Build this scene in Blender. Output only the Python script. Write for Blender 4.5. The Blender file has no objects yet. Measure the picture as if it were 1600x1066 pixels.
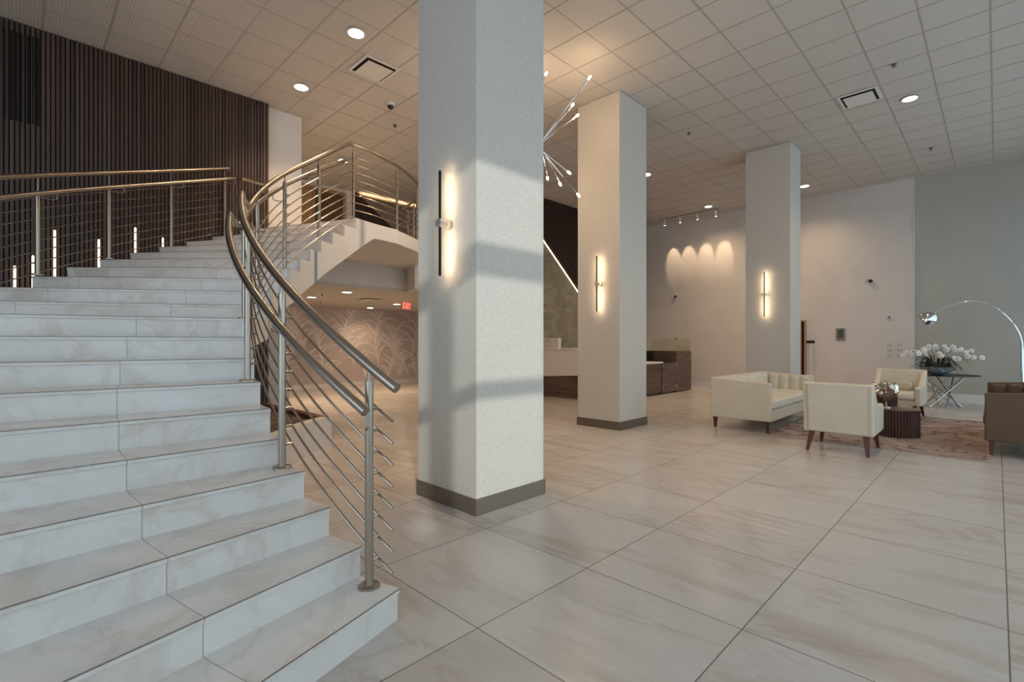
import bpy, bmesh, math, random
from mathutils import Vector, Matrix
random.seed(7)
SC = bpy.context.scene
COL = SC.collection
PI = math.pi

# ------------------------------------------------------------------ camera
YAW = math.atan2(758, 767)
cam = bpy.data.cameras.new('camera'); camo = bpy.data.objects.new('camera', cam); COL.objects.link(camo)
camo.location = (0, 0, 1.4); camo.rotation_euler = (PI/2, 0, YAW)
cam.sensor_width = 36; cam.lens = 36*767/1600; cam.shift_y = 2.5/1600; cam.clip_start = .05; cam.clip_end = 200
SC.camera = camo

# ------------------------------------------------------------------ world, sun, daylight, exposure
SC.view_settings.view_transform = 'Standard'; SC.view_settings.look = 'None'
SC.view_settings.exposure = 0.0; SC.view_settings.gamma = 1; SC.view_settings.use_curve_mapping = False
w = bpy.data.worlds.new('world'); SC.world = w; w.use_nodes = True
bg = w.node_tree.nodes['Background']; bg.inputs[0].default_value = (.62, .78, 1, 1); bg.inputs[1].default_value = .55

def lamp(kind, name, loc, energy, color, direction=(0, 0, -1), **kw):
    l = bpy.data.lights.new(name, kind); l.energy = energy; l.color = color
    for k, v in kw.items(): setattr(l, k, v)
    o = bpy.data.objects.new(name, l); COL.objects.link(o); o.location = loc
    o.rotation_euler = Vector(direction).to_track_quat('-Z', 'Y').to_euler()
    return o
lamp('SUN', 'sun', (10, -8, 8), 2.3, (1, .95, .9), (-1, .6, -.37), angle=.012)
DAY = (.74, .87, 1)
lamp('AREA', 'daylight_east', (2.75, 5.6, 2.55), 560, DAY, (-1, 0, -.12), shape='RECTANGLE', size=18.5, size_y=4.4)
lamp('AREA', 'daylight_south', (-1.2, -4.9, 2.4), 240, (.76, .87, 1), (0, 1, -.1), shape='RECTANGLE', size=6.5, size_y=4.2)

# ------------------------------------------------------------------ helpers
def lin(c):
    return tuple(((x/255)/12.92 if x/255 <= .04045 else ((x/255+.055)/1.055)**2.4) for x in c)
def newmat(name, rgb, rough=.5, metal=0., **kw):
    m = bpy.data.materials.new(name); m.use_nodes = True
    b = m.node_tree.nodes['Principled BSDF']
    b.inputs['Base Color'].default_value = (*lin(rgb), 1); b.inputs['Roughness'].default_value = rough
    b.inputs['Metallic'].default_value = metal
    for k, v in kw.items(): b.inputs[k].default_value = v
    return m
def emat(name, rgb, s):
    m = bpy.data.materials.new(name); m.use_nodes = True; nt = m.node_tree
    b = nt.nodes['Principled BSDF']; b.inputs['Base Color'].default_value = (.8, .8, .8, 1)
    b.inputs['Emission Color'].default_value = (*rgb, 1); b.inputs['Emission Strength'].default_value = s
    return m
class NG:
    def __init__(s, m):
        s.m = m; s.t = m.node_tree; s.n = s.t.nodes; s.l = s.t.links; s.b = s.n['Principled BSDF']
    def add(s, typ, **kw):
        n = s.n.new(typ)
        for k, v in kw.items():
            if isinstance(k, str) and hasattr(n, k): setattr(n, k, v)
        return n
    def inp(s, n, i, v):
        if isinstance(v, bpy.types.NodeSocket): s.l.new(v, n.inputs[i])
        else: n.inputs[i].default_value = v
    def pos(s): return s.add('ShaderNodeNewGeometry').outputs['Position']
    def objc(s): return s.add('ShaderNodeTexCoord').outputs['Object']
    def mapping(s, v, scale=(1, 1, 1), rot=(0, 0, 0), loc=(0, 0, 0)):
        n = s.add('ShaderNodeMapping'); s.inp(n, 0, v); n.inputs['Scale'].default_value = scale
        n.inputs['Rotation'].default_value = rot; n.inputs['Location'].default_value = loc
        return n.outputs[0]
    def noise(s, v, scale, detail=3, rough=.5, dist=0.):
        n = s.add('ShaderNodeTexNoise'); s.inp(n, 'Vector', v); n.inputs['Scale'].default_value = scale
        n.inputs['Detail'].default_value = detail; n.inputs['Roughness'].default_value = rough
        n.inputs['Distortion'].default_value = dist
        return n.outputs[0]
    def math(s, op, a, b=0., c=0.):
        n = s.add('ShaderNodeMath', operation=op); s.inp(n, 0, a); s.inp(n, 1, b); s.inp(n, 2, c); return n.outputs[0]
    def ramp(s, f, stops):
        n = s.add('ShaderNodeValToRGB'); s.inp(n, 0, f); e = n.color_ramp.elements
        while len(e) < len(stops): e.new(.5)
        for x, (p, c) in zip(e, stops):
            x.position = p; x.color = (*lin(c), 1) if len(c) == 3 else (c[0],)*3+(1,)
        return n.outputs[0]
    def mix(s, f, a, b, mode='MIX'):
        n = s.add('ShaderNodeMix', data_type='RGBA', blend_type=mode)
        s.inp(n, 0, f)
        for i, v in ((6, a), (7, b)):
            if isinstance(v, tuple): v = (*lin(v), 1)
            s.inp(n, i, v)
        return n.outputs[2]
    def sep(s, v):
        n = s.add('ShaderNodeSeparateXYZ'); s.inp(n, 0, v); return n.outputs
    def comb(s, x, y, z):
        n = s.add('ShaderNodeCombineXYZ'); s.inp(n, 0, x); s.inp(n, 1, y); s.inp(n, 2, z); return n.outputs[0]
    def color(s, c): s.l.new(c, s.b.inputs['Base Color'])
    def rough(s, c): s.l.new(c, s.b.inputs['Roughness'])
    def bump(s, h, strength=.3, dist=.01):
        n = s.add('ShaderNodeBump'); s.inp(n, 'Height', h); n.inputs['Strength'].default_value = strength
        n.inputs['Distance'].default_value = dist; s.l.new(n.outputs[0], s.b.inputs['Normal'])

# ------------------------------------------------------------------ materials
C0 = (-3.25, 4.83)          # centre of the curved stair
def marble(name, base, vein, light, mode, rough=.2):
    m = newmat(name, base, rough); g = NG(m); p = g.pos(); x, y, z = g.sep(p)
    if mode == 'floor':
        u = g.math('MULTIPLY_ADD', x, 1/.925, .886/.925); v = g.math('MULTIPLY_ADD', y, 1/.9, -1.592/.9)
        fu = g.math('FLOOR', u); fv = g.math('FLOOR', v)
        # per tile shift so that veins break at the joints
        wn = g.add('ShaderNodeTexWhiteNoise', noise_dimensions='2D'); g.inp(wn, 0, g.comb(fu, fv, 0.))
        sh = g.add('ShaderNodeVectorMath', operation='SCALE'); g.inp(sh, 0, wn.outputs['Color']); sh.inputs['Scale'].default_value = 40
        ad = g.add('ShaderNodeVectorMath', operation='ADD'); g.inp(ad, 0, p); g.inp(ad, 1, sh.outputs[0])
        vec = g.mapping(ad.outputs[0], (.42, 1.25, 1), (0, 0, .16))
        j = g.math('MINIMUM', g.math('MULTIPLY', g.math('ABSOLUTE', g.math('SUBTRACT', g.math('FRACT', g.math('ADD', u, .5)), .5)), .925),
                   g.math('MULTIPLY', g.math('ABSOLUTE', g.math('SUBTRACT', g.math('FRACT', g.math('ADD', v, .5)), .5)), .9))
        joint = g.math('LESS_THAN', j, .0028)
    else:
        dx = g.math('SUBTRACT', x, C0[0]); dy = g.math('SUBTRACT', y, C0[1])
        R = g.math('SQRT', g.math('ADD', g.math('MULTIPLY', dx, dx), g.math('MULTIPLY', dy, dy)))
        j = g.math('MINIMUM', g.math('ABSOLUTE', g.math('SUBTRACT', R, 4.43)), g.math('ABSOLUTE', g.math('SUBTRACT', R, 5.63)))
        joint = g.math('LESS_THAN', j, .0022)
        oi = g.add('ShaderNodeObjectInfo')
        vec = g.mapping(g.comb(g.math('ADD', x, g.math('MULTIPLY', oi.outputs['Random'], 60)), g.math('ADD', y, g.math('MULTIPLY', g.math('GREATER_THAN', R, 4.43), 17)), z), (1.1, 1.3, 1.2), (.3, .2, .7))
    n1 = g.noise(vec, 1.5, 6, .55, 1.1)
    n2 = g.noise(vec, 1.1, 5, .6, 1.8)
    n3 = g.noise(vec, .7, 2, .5, .4)
    veins = g.ramp(g.math('ABSOLUTE', g.math('SUBTRACT', n1, .5)), [(0, (1,)), (.035, (.25,)), (.1, (0,))])
    veins = g.math('MULTIPLY', veins, g.ramp(n3, [(.42, (0,)), (.62, (1,))]))
    wh = g.ramp(g.math('ABSOLUTE', g.math('SUBTRACT', n2, .47)), [(0, (1,)), (.02, (.3,)), (.06, (0,))])
    cloud = g.ramp(n2, [(.3, vein), (.52, base), (.7, light)])
    c = g.mix(.45, base, cloud)
    c = g.mix(g.math('MULTIPLY', veins, .5), c, vein)
    c = g.mix(g.math('MULTIPLY', wh, .3), c, light)
    c = g.mix(g.math('MULTIPLY', joint, 1. if mode == 'floor' else .6), c, (104, 96, 88))
    g.color(c)
    g.rough(g.math('MULTIPLY_ADD', g.noise(p, 6, 2), .1, rough-.05))
    return m
M = {}
M['floor'] = marble('floor porcelain', (192, 184, 177), (166, 148, 133), (208, 202, 197), 'floor', .24)
M['tread'] = marble('stair porcelain', (214, 208, 203), (188, 170, 154), (226, 222, 219), 'stair', .24)
M['trimline'] = newmat('tread edge metal', (132, 122, 112), .4, .4)
def paint(name, rgb, rough=.7, var=3, sc=2., bump=.05):
    m = newmat(name, rgb, rough); g = NG(m); n = g.noise(g.pos(), sc, 3)
    g.color(g.ramp(n, [(.3, tuple(c-var for c in rgb)), (.7, tuple(min(255, c+var) for c in rgb))]))
    if bump: g.bump(g.noise(g.pos(), 260, 2), bump, .002)
    return m
M['white'] = paint('white paint', (208, 202, 196))
M['wallwarm'] = paint('wall light taupe paint', (206, 197, 190))
M['wallgrey'] = paint('grey wall covering', (172, 168, 158), .75, 4, 1.2)
M['basewhite'] = paint('baseboard paint', (214, 208, 204), .45, 1)
M['soffit'] = paint('stair soffit paint', (196, 184, 172))
# woven wallpaper on pillars
m = newmat('woven linen wallpaper', (190, 184, 175), .8); g = NG(m); p = g.pos()
a = g.noise(g.mapping(p, (34, 34, 380)), 1, 3, .7); b_ = g.noise(g.mapping(p, (200, 200, 22)), 1, 2, .6)
t = g.math('ADD', g.math('MULTIPLY', a, .65), g.math('MULTIPLY', b_, .35))
g.color(g.ramp(t, [(.32, (172, 164, 154)), (.5, (197, 189, 179)), (.68, (214, 207, 198))])); g.bump(t, .35, .004); M['linen'] = m
M['pillarbase'] = newmat('brown metal plinth', (112, 101, 90), .4, .35)
# ceiling panels
m = newmat('acoustic ceiling tile', (190, 180, 170), .85); g = NG(m); p = g.pos(); x, y, z = g.sep(p)
st = g.math('SINE', g.math('MULTIPLY', y, 2*PI/.032))
st = g.math('MULTIPLY', st, g.math('LESS_THAN', y, 3.75)); st = g.math('MULTIPLY', st, g.math('LESS_THAN', x, -3.4))
n = g.noise(p, 120, 2)
c = g.ramp(n, [(.35, (186, 178, 170)), (.65, (196, 189, 181))])
g.color(g.mix(g.ramp(st, [(0, (0,)), (1, (.5,))]), c, (158, 148, 137))); g.bump(g.math('ADD', g.math('MULTIPLY', n, .3), st), .25, .004)
M['ceil'] = m
M['grid'] = newmat('ceiling grid metal', (166, 156, 145), .6)
# dark slats
def wood(name, c1, c2, sc=(30, 30, 1.2), rough=.45, bump=.1):
    m = newmat(name, c1, rough); g = NG(m)
    n = g.noise(g.mapping(g.pos(), sc), 1, 4, .6, .4)
    g.color(g.ramp(n, [(.3, c1), (.7, c2)]))
    if bump: g.bump(n, bump, .003)
    return m
M['slat1'] = wood('dark walnut slat', (66, 45, 36), (80, 57, 46))
M['slat2'] = wood('grey brown slat', (72, 54, 45), (88, 68, 57))
M['slat3'] = wood('black brown slat', (54, 38, 31), (68, 48, 39))
M['slatback'] = newmat('slat backing felt', (30, 23, 20), .9)
M['featwood'] = wood('espresso panel', (44, 26, 21), (58, 36, 29), (6, 60, 60))
M['deskwood'] = wood('espresso striated laminate', (50, 34, 29), (122, 98, 84), (1.2, 1.2, 40), .35, .02)
M['deskwhite'] = newmat('white solid surface', (226, 216, 210), .3)
M['legwood'] = wood('walnut furniture leg', (72, 38, 24), (98, 56, 38), (40, 40, 6), .35)
M['drumwood'] = wood('dark fluted walnut', (58, 32, 26), (78, 46, 38), (20, 20, 3), .35)
M['drumtop'] = wood('walnut table top', (84, 58, 48), (104, 76, 64), (4, 40, 4), .3)
M['doorwood'] = wood('oak door', (150, 112, 80), (172, 132, 98), (25, 25, 2), .4)
M['steel'] = newmat('brushed stainless steel', (168, 156, 143), .28, 1.)
M['darksteel'] = newmat('satin steel', (140, 130, 120), .32, 1.)
M['satin'] = newmat('satin silver', (190, 186, 180), .35, .5)
M['chrome'] = newmat('polished chrome', (210, 212, 214), .07, 1.)
M['silver'] = newmat('crinkled silver', (214, 204, 190), .14, 1.)
M['blackmetal'] = newmat('black bronze bar', (40, 36, 32), .4, .6)
M['black'] = newmat('black plastic', (16, 16, 17), .35)
M['void'] = newmat('dark vent opening', (8, 7, 7), .9)
M['plastic'] = newmat('white plastic', (214, 211, 206), .4)
M['greyplastic'] = newmat('grey metal plate', (128, 126, 118), .4, .3)
M['glass'] = newmat('glass', (226, 236, 232), .03, 0., **{'Transmission Weight': 1., 'IOR': 1.45})
# thin pane that lets daylight through
def pane(name, rgb, k=.12):
    m = bpy.data.materials.new(name); m.use_nodes = True; nt = m.node_tree; n = nt.nodes
    n.remove(n['Principled BSDF']); tr = n.new('ShaderNodeBsdfTransparent'); gl = n.new('ShaderNodeBsdfGlossy')
    tr.inputs[0].default_value = (*lin(rgb), 1); gl.inputs['Roughness'].default_value = .03
    mx = n.new('ShaderNodeMixShader'); mx.inputs[0].default_value = k
    nt.links.new(tr.outputs[0], mx.inputs[1]); nt.links.new(gl.outputs[0], mx.inputs[2])
    nt.links.new(mx.outputs[0], n['Material Output'].inputs[0]); return m
M['pane'] = pane('window glass', (245, 250, 250), .06)
M['caseglass'] = pane('display case glass', (250, 250, 243), .08)
M['tableglass'] = pane('smoked glass table top', (110, 130, 128), .3)
M['frame'] = newmat('window frame aluminium', (70, 68, 66), .4, .5)
def leather(name, c1, c2, rough=.42):
    m = newmat(name, c1, rough); g = NG(m); p = g.objc()
    g.color(g.ramp(g.noise(p, 3, 3), [(.3, c1), (.7, c2)])); g.bump(g.noise(p, 160, 2), .12, .002); return m
M['cream'] = leather('cream leather', (206, 192, 170), (213, 200, 180))
M['creamseat'] = leather('cream seat leather', (212, 200, 180), (218, 208, 190), .36)
M['tan'] = leather('taupe bronze leather', (82, 59, 37), (92, 68, 45), .5)
M['pillowm'] = leather('beige pillow fabric', (176, 160, 136), (190, 175, 152), .5)
# rug
m = newmat('distressed rug', (150, 128, 118), .95); g = NG(m); p = g.pos()
n1 = g.noise(g.mapping(p, (1.6, 1.6, 1)), 1, 5, .65, .6); n2 = g.noise(g.mapping(p, (3, 3, 1)), 1.7, 6, .78, .8); n3 = g.noise(p, 60, 2)
c = g.ramp(n1, [(.3, (134, 114, 105)), (.5, (150, 131, 122)), (.7, (168, 152, 143))])
c = g.mix(g.ramp(n2, [(.54, (0,)), (.58, (.9,))]), c, (84, 68, 64))
x, y, z = g.sep(p)
bd = g.math('MINIMUM', g.math('MINIMUM', g.math('SUBTRACT', x, -2.56), g.math('SUBTRACT', -.05, x)), g.math('MINIMUM', g.math('SUBTRACT', y, 7.95), g.math('SUBTRACT', 12.0, y)))
c = g.mix(g.ramp(bd, [(.03, (.6,)), (.05, (0,))]), c, (176, 160, 146))
g.color(c); g.bump(n3, .5, .006); M['rug'] = m; m.node_tree.nodes['Principled BSDF'].inputs['Specular IOR Level'].default_value = .05
# green brown stone
m = newmat('book matched stone', (96, 92, 76), .35); g = NG(m); p = g.pos()
n1 = g.noise(g.mapping(p, (1, .8, 1.1)), 1.3, 6, .7, .8)
c = g.ramp(n1, [(.3, (116, 116, 98)), (.46, (146, 134, 110)), (.52, (160, 148, 124)), (.6, (134, 128, 108)), (.75, (114, 116, 98))])
x, y, z = g.sep(p)
jy = g.math('LESS_THAN', g.math('FRACT', g.math('DIVIDE', y, .61)), .01); jz = g.math('LESS_THAN', g.math('FRACT', g.math('DIVIDE', z, 1.22)), .005)
g.color(g.mix(g.math('MAXIMUM', jy, jz), c, (52, 50, 42))); M['stone'] = m
m = newmat('grey brown stone', (140, 122, 104), .4); g = NG(m); p = g.pos()
n1 = g.noise(g.mapping(p, (1, .8, 1.1)), 1.6, 6, .6, 1.6)
c = g.ramp(n1, [(.3, (112, 98, 84)), (.7, (156, 138, 118))]); x, y, z = g.sep(p)
jy = g.math('LESS_THAN', g.math('FRACT', g.math('DIVIDE', y, .61)), .012); jz = g.math('LESS_THAN', g.math('FRACT', g.math('DIVIDE', z, .61)), .012)
g.color(g.mix(g.math('MAXIMUM', jy, jz), c, (92, 80, 68))); M['stone2'] = m
M['mural'] = paint('mural ground', (190, 174, 167), .7, 10, 1.1)
M['muralleaf'] = newmat('mural pearl leaf', (226, 214, 207), .45)
# pebbles
m = newmat('pebble mix', (120, 100, 88), .8); g = NG(m); v = g.add('ShaderNodeTexVoronoi'); g.inp(v, 'Vector', g.pos()); v.inputs['Scale'].default_value = 26
oc = g.add('ShaderNodeSeparateColor'); g.inp(oc, 0, v.outputs['Color'])
g.color(g.ramp(oc.outputs[0], [(0, (60, 50, 46)), (.4, (128, 106, 94)), (.7, (176, 158, 144)), (1, (96, 84, 80))])); g.bump(v.outputs['Distance'], -.9, .03); M['pebble'] = m
M['soilbrown'] = newmat('planter liner brown', (128, 88, 62), .6)
WARM = (1, .74, .48); WARM2 = (1, .72, .42)
M['lampdisc'] = emat('downlight lens', (1, .9, .76), 14)
M['led'] = emat('warm led strip', (1, .77, .50), 48)
M['ledthin'] = emat('thin led line', (1, .70, .40), 7)
M['rodlight'] = emat('light rod', (1, .84, .6), 1.7)
M['bulb'] = emat('filament bulb', (1, .76, .46), 14)
M['covelight'] = emat('cove led', (1, .70, .38), 16)
M['exitred'] = emat('exit letter red', (1, .05, .04), 1.6)
M['petal'] = newmat('white orchid petal', (226, 224, 222), .5, 0., **{'Subsurface Weight': .1})
M['orchidcore'] = newmat('yellow orchid lip', (196, 170, 90), .5)
M['leaf'] = newmat('dark green leaf', (30, 44, 26), .4)
M['moss'] = newmat('dark moss', (24, 30, 18), .9)
M['stem'] = newmat('orchid stem', (70, 84, 44), .5)
M['twig'] = newmat('red bark stake', (110, 48, 34), .6)
M['marbleb'] = newmat('white marble base', (200, 198, 194), .2)
M['pastry'] = newmat('dark wicker brown', (78, 54, 40), .6)
M['paper'] = newmat('printed card white', (222, 216, 210), .5)

# ------------------------------------------------------------------ mesh builder
class MB:
    def __init__(s): s.v = []; s.f = []; s.m = []; s.sm = []
    def face(s, idx, mi=0, sm=False): s.f.append(tuple(idx)); s.m.append(mi); s.sm.append(sm)
    def box(s, x0, y0, z0, x1, y1, z1, mi=0):
        i = len(s.v)
        s.v += [(x0, y0, z0), (x1, y0, z0), (x1, y1, z0), (x0, y1, z0), (x0, y0, z1), (x1, y0, z1), (x1, y1, z1), (x0, y1, z1)]
        for q in ((3, 2, 1, 0), (4, 5, 6, 7), (0, 1, 5, 4), (1, 2, 6, 5), (2, 3, 7, 6), (3, 0, 4, 7)): s.face([i+k for k in q], mi)
        return s
    def hexa(s, P, mi=0):      # 8 points, bottom 4 then top 4
        i = len(s.v); s.v += [tuple(p) for p in P]
        for q in ((3, 2, 1, 0), (4, 5, 6, 7), (0, 1, 5, 4), (1, 2, 6, 5), (2, 3, 7, 6), (3, 0, 4, 7)): s.face([i+k for k in q], mi)
        return s
    def prism(s, poly, z0, z1, mi=0):
        a = sum(poly[k][0]*poly[(k+1) % len(poly)][1]-poly[(k+1) % len(poly)][0]*poly[k][1] for k in range(len(poly)))
        if a < 0: poly = poly[::-1]
        i = len(s.v); n = len(poly)
        s.v += [(x, y, z0) for x, y in poly]+[(x, y, z1) for x, y in poly]
        s.face([i+k for k in range(n)][::-1], mi); s.face([i+n+k for k in range(n)], mi)
        for k in range(n): s.face([i+k, i+(k+1) % n, i+n+(k+1) % n, i+n+k], mi)
        return s
    def tube(s, path, r, n=10, mi=0, caps=True, sm=True):
        P = [Vector(p) for p in path]; rr = r if isinstance(r, (list, tuple)) else [r]*len(P)
        T = []
        for k in range(len(P)):
            t = (P[min(k+1, len(P)-1)]-P[max(k-1, 0)]); T.append(t.normalized())
        up = Vector((0, 0, 1)) if abs(T[0].z) < .9 else Vector((1, 0, 0))
        u = T[0].cross(up).normalized(); base = len(s.v)
        for k, p in enumerate(P):
            u = (u-T[k]*u.dot(T[k])).normalized(); v = T[k].cross(u)
            for j in range(n):
                a = 2*PI*j/n; q = p+(u*math.cos(a)+v*math.sin(a))*rr[k]; s.v.append(tuple(q))
        for k in range(len(P)-1):
            for j in range(n):
                s.face([base+k*n+j, base+k*n+(j+1) % n, base+(k+1)*n+(j+1) % n, base+(k+1)*n+j], mi, sm)
        if caps:
            s.face([base+j for j in range(n)][::-1], mi); e = base+(len(P)-1)*n; s.face([e+j for j in range(n)], mi)
        return s
    def cyl(s, p0, p1, r, n=16, mi=0, r1=None): return s.tube([p0, p1], [r, r if r1 is None else r1], n, mi)
    def lathe(s, prof, c=(0, 0, 0), n=24, mi=0, sm=True, axis=None):
        base = len(s.v)
        for r, z in prof:
            for j in range(n):
                a = 2*PI*j/n; s.v.append((c[0]+r*math.cos(a), c[1]+r*math.sin(a), c[2]+z))
        for k in range(len(prof)-1):
            for j in range(n): s.face([base+k*n+j, base+k*n+(j+1) % n, base+(k+1)*n+(j+1) % n, base+(k+1)*n+j], mi, sm)
        s.face([base+j for j in range(n)][::-1], mi); e = base+(len(prof)-1)*n; s.face([e+j for j in range(n)], mi)
        return s
    def puff(s, c, sz, e1=.35, e2=.35, nu=14, nv=28, mi=0, fn=None):
        def pw(x, e): return math.copysign(abs(x)**e, x)
        base = len(s.v)
        for i in range(nu+1):
            a = -PI/2+PI*i/nu
            for j in range(nv):
                b = 2*PI*j/nv
                x = pw(math.cos(a), e1)*pw(math.cos(b), e2); y = pw(math.cos(a), e1)*pw(math.sin(b), e2); z = pw(math.sin(a), e1)
                q = (c[0]+x*sz[0]/2, c[1]+y*sz[1]/2, c[2]+z*sz[2]/2)
                s.v.append(fn(q) if fn else q)
        for i in range(nu):
            for j in range(nv): s.face([base+i*nv+j, base+i*nv+(j+1) % nv, base+(i+1)*nv+(j+1) % nv, base+(i+1)*nv+j], mi, True)
        return s
    def grid(s, rows, mi=0, sm=True):
        base = len(s.v); n = len(rows[0])
        for r in rows: s.v += [tuple(p) for p in r]
        for i in range(len(rows)-1):
            for j in range(n-1): s.face([base+i*n+j, base+i*n+j+1, base+(i+1)*n+j+1, base+(i+1)*n+j], mi, sm)
        return s
    def build(s, name, mats, parent=None, world=False, bevel=0, kind=None, seg=2, recalc=True):
        if not isinstance(mats, (list, tuple)): mats = [mats]
        me = bpy.data.meshes.new(name); V = s.v
        if parent is not None and world:
            w = Vector((0, 0, 0)); q = parent
            while q: w += q.location; q = q.parent
            V = [(a-w.x, b-w.y, c-w.z) for a, b, c in V]
        me.from_pydata(V, [], s.f)
        for m in mats: me.materials.append(m)
        me.polygons.foreach_set('material_index', s.m); me.polygons.foreach_set('use_smooth', s.sm)
        if recalc:
            bm = bmesh.new(); bm.from_mesh(me); bmesh.ops.remove_doubles(bm, verts=bm.verts, dist=1e-5)
            bmesh.ops.recalc_face_normals(bm, faces=bm.faces); bm.to_mesh(me); bm.free()
        me.update(); me.set_sharp_from_angle(angle=.75)
        o = bpy.data.objects.new(name, me); COL.objects.link(o)
        if parent: o.parent = parent
        if bevel:
            b = o.modifiers.new('bevel', 'BEVEL'); b.width = bevel; b.segments = seg; b.limit_method = 'ANGLE'; b.angle_limit = .6
            for pl in me.polygons: pl.use_smooth = True
            o.modifiers.new('wn', 'WEIGHTED_NORMAL')
        if kind: o['kind'] = kind
        return o
def thing(name, label, cat, loc=(0, 0, 0), rz=0, group=None):
    o = bpy.data.objects.new(name, None); COL.objects.link(o); o.empty_display_size = .2
    o.location = loc; o.rotation_euler = (0, 0, rz); tag(o, label, cat, group); return o
def tag(o, label, cat, group=None):
    o['label'] = label; o['category'] = cat
    if group: o['group'] = group
    return o
def copy_tree(o, parent=None):
    c = o.copy(); COL.objects.link(c)
    if parent: c.parent = parent
    for ch in list(o.children): copy_tree(ch, c)
    return c
def struct(mb, name, mats, **kw): return mb.build(name, mats, kind='structure', **kw)

# ================================================================== SETTING
CZ = 5.418; r_ = .1603; Z2 = 20*r_
struct(MB().box(-15, -5, -.12, 2.5, 15.6, 0), 'floor', M['floor'])
struct(MB().box(-15.2, -5, CZ, 2.5, 15.7, CZ+.15), 'ceiling', M['ceil'])
g_ = MB(); x = -3.165
xs = [-3.165+.622*k for k in range(-15, 10)]; ys = [5.79+.617*k for k in range(-17, 17)]
for x in xs:
    if -12.2 < x < 2.2: g_.box(x-.009, -4.7, CZ-.003, x+.009, 15.35, CZ+.01)
for y in ys:
    if -4.7 < y < 15.3: g_.box(-12.2, y-.009, CZ-.004, 2.2, y+.009, CZ+.01)
struct(g_, 'trim_1', M['grid'])
struct(MB().box(-8.95, 15.4, 0, -1.45, 15.6, CZ), 'wall_north', M['wallwarm'])
struct(MB().box(-1.45, 15.46, 0, 2.5, 15.62, CZ), 'wall_north_grey', M['wallgrey'])
struct(MB().box(-8.95, 15.375, 0, -1.45, 15.4, .15).box(-8.95, 15.37, .0, -1.45, 15.4, .11), 'baseboard_north', M['basewhite'])
struct(MB().box(-1.45, 15.43, 0, 2.2, 15.46, .2), 'baseboard_north_grey', M['basewhite'])
struct(MB().box(-1.462, 15.392, 0, -1.436, 15.47, CZ), 'trim_2', M['white'])
# west slat wall beside the stair
sl = MB(); y = -4.7; k = 0
while y < 2.985:
    sl.box(-8.74, y, 0, -8.713+random.uniform(-.002, .002), y+.033, CZ-.004, random.choice((0, 0, 1, 1, 2)))
    y += .047
sl.box(-8.86, -4.7, 0, -8.74, 3.0, CZ, 3)
struct(sl, 'wall_west_slats', [M['slat1'], M['slat2'], M['slat3'], M['slatback']])
struct(MB().box(-8.95, 3.0, Z2-.2, -8.85, 3.6, CZ), 'wall_west_white', M['white'])
struct(MB().box(-9.1, -4.7, 0, -8.86, 3.0, CZ), 'wall_west', M['wallwarm'])
struct(MB().box(-9.1, 3.0, 0, -8.9, 3.40, 2.5), 'wall_under_stair', M['white'])
# lower hall
struct(MB().box(-14.9, 3.3, 0, -9.1, 3.4, 2.5), 'wall_hall_south', M['white'])
ml = MB(); ml.box(-14.9, 3.3, 0, -14.7, 10.2, 2.5, 0)
def frond(y0, z0, ang, L, n):
    pts = []; a = ang; c_ = random.uniform(-.09, .09)
    for i in range(13):
        pts.append((y0, z0)); y0 += math.sin(a)*L/12; z0 += math.cos(a)*L/12; a += c_
    return pts
def ribbon(pts, w0, w1):
    X1 = -14.7+random.uniform(.003, .013)
    for i in range(len(pts)-1):
        (ya, za), (yb, zb) = pts[i], pts[i+1]
        if not (3.5 < ya < 10.1 and 3.5 < yb < 10.1 and .18 < za < 2.47 and .18 < zb < 2.47): continue
        d = math.hypot(yb-ya, zb-za); ny, nz = (zb-za)/d, -(yb-ya)/d
        wa = w0+(w1-w0)*i/(len(pts)-1); wb = w0+(w1-w0)*(i+1)/(len(pts)-1)
        X0 = -14.702; X1 += .00004
        q = [(ya-ny*wa, za-nz*wa), (yb-ny*wb, zb-nz*wb), (yb+ny*wb, zb+nz*wb), (ya+ny*wa, za+nz*wa)]
        ml.hexa([(X0, a, b) for a, b in q]+[(X1, a, b) for a, b in q], 1)
yy = 3.7
while yy < 10.1:
    st_ = frond(yy, random.choice((.15, .15, .7, 1.1)), random.uniform(-.5, .5), random.uniform(1.5, 2.4), 12); ribbon(st_, .026, .008)
    for i in range(1, 12):
        for sd in (-1, 1):
            if random.random() < .22: continue
            y1, z1 = st_[i]; L = random.uniform(.35, 1.0)
            lf = []; a = sd*random.uniform(.15, .6); ya, za = y1, z1; cc = random.uniform(.06, .24)
            for t in range(9):
                lf.append((ya, za)); ya += math.sin(a)*L/8; za += math.cos(a)*L/8; a += sd*cc
            ribbon(lf, random.uniform(.016, .040), .004)
            if random.random() < .6: ribbon([(a_+.045*sd, b_-.035) for a_, b_ in lf[1:]], .006, .002)
    yy += random.uniform(.3, .5)
struct(ml, 'wall_mural', [M['mural'], M['muralleaf']], recalc=False)
struct(MB().box(-14.7, 3.4, 0, -14.67, 10.0, .14), 'baseboard_mural', M['basewhite'])
struct(MB().box(-14.9, 10.0, 0, -8.95, 10.2, CZ), 'wall_hall_north', M['white'])
# lower hall ceiling and upper floor (solid between 2.5 and the upper floor level)
struct(MB().box(-14.9, 3.4, 2.5, -9.1, 10.0, 2.56), 'ceiling_hall', M['ceil'])
struct(MB().box(-12.2, 3.6, 2.56, -9.1, 10.0, Z2), 'floor_upper', M['white'])
struct(MB().prism([(-9.1, 5.95), (-8.44, 5.72), (-7.5, 6.6), (-7.5, 8.0), (-9.1, 8.4)], 2.5, 2.99), 'trim_3', M['white'])
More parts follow.
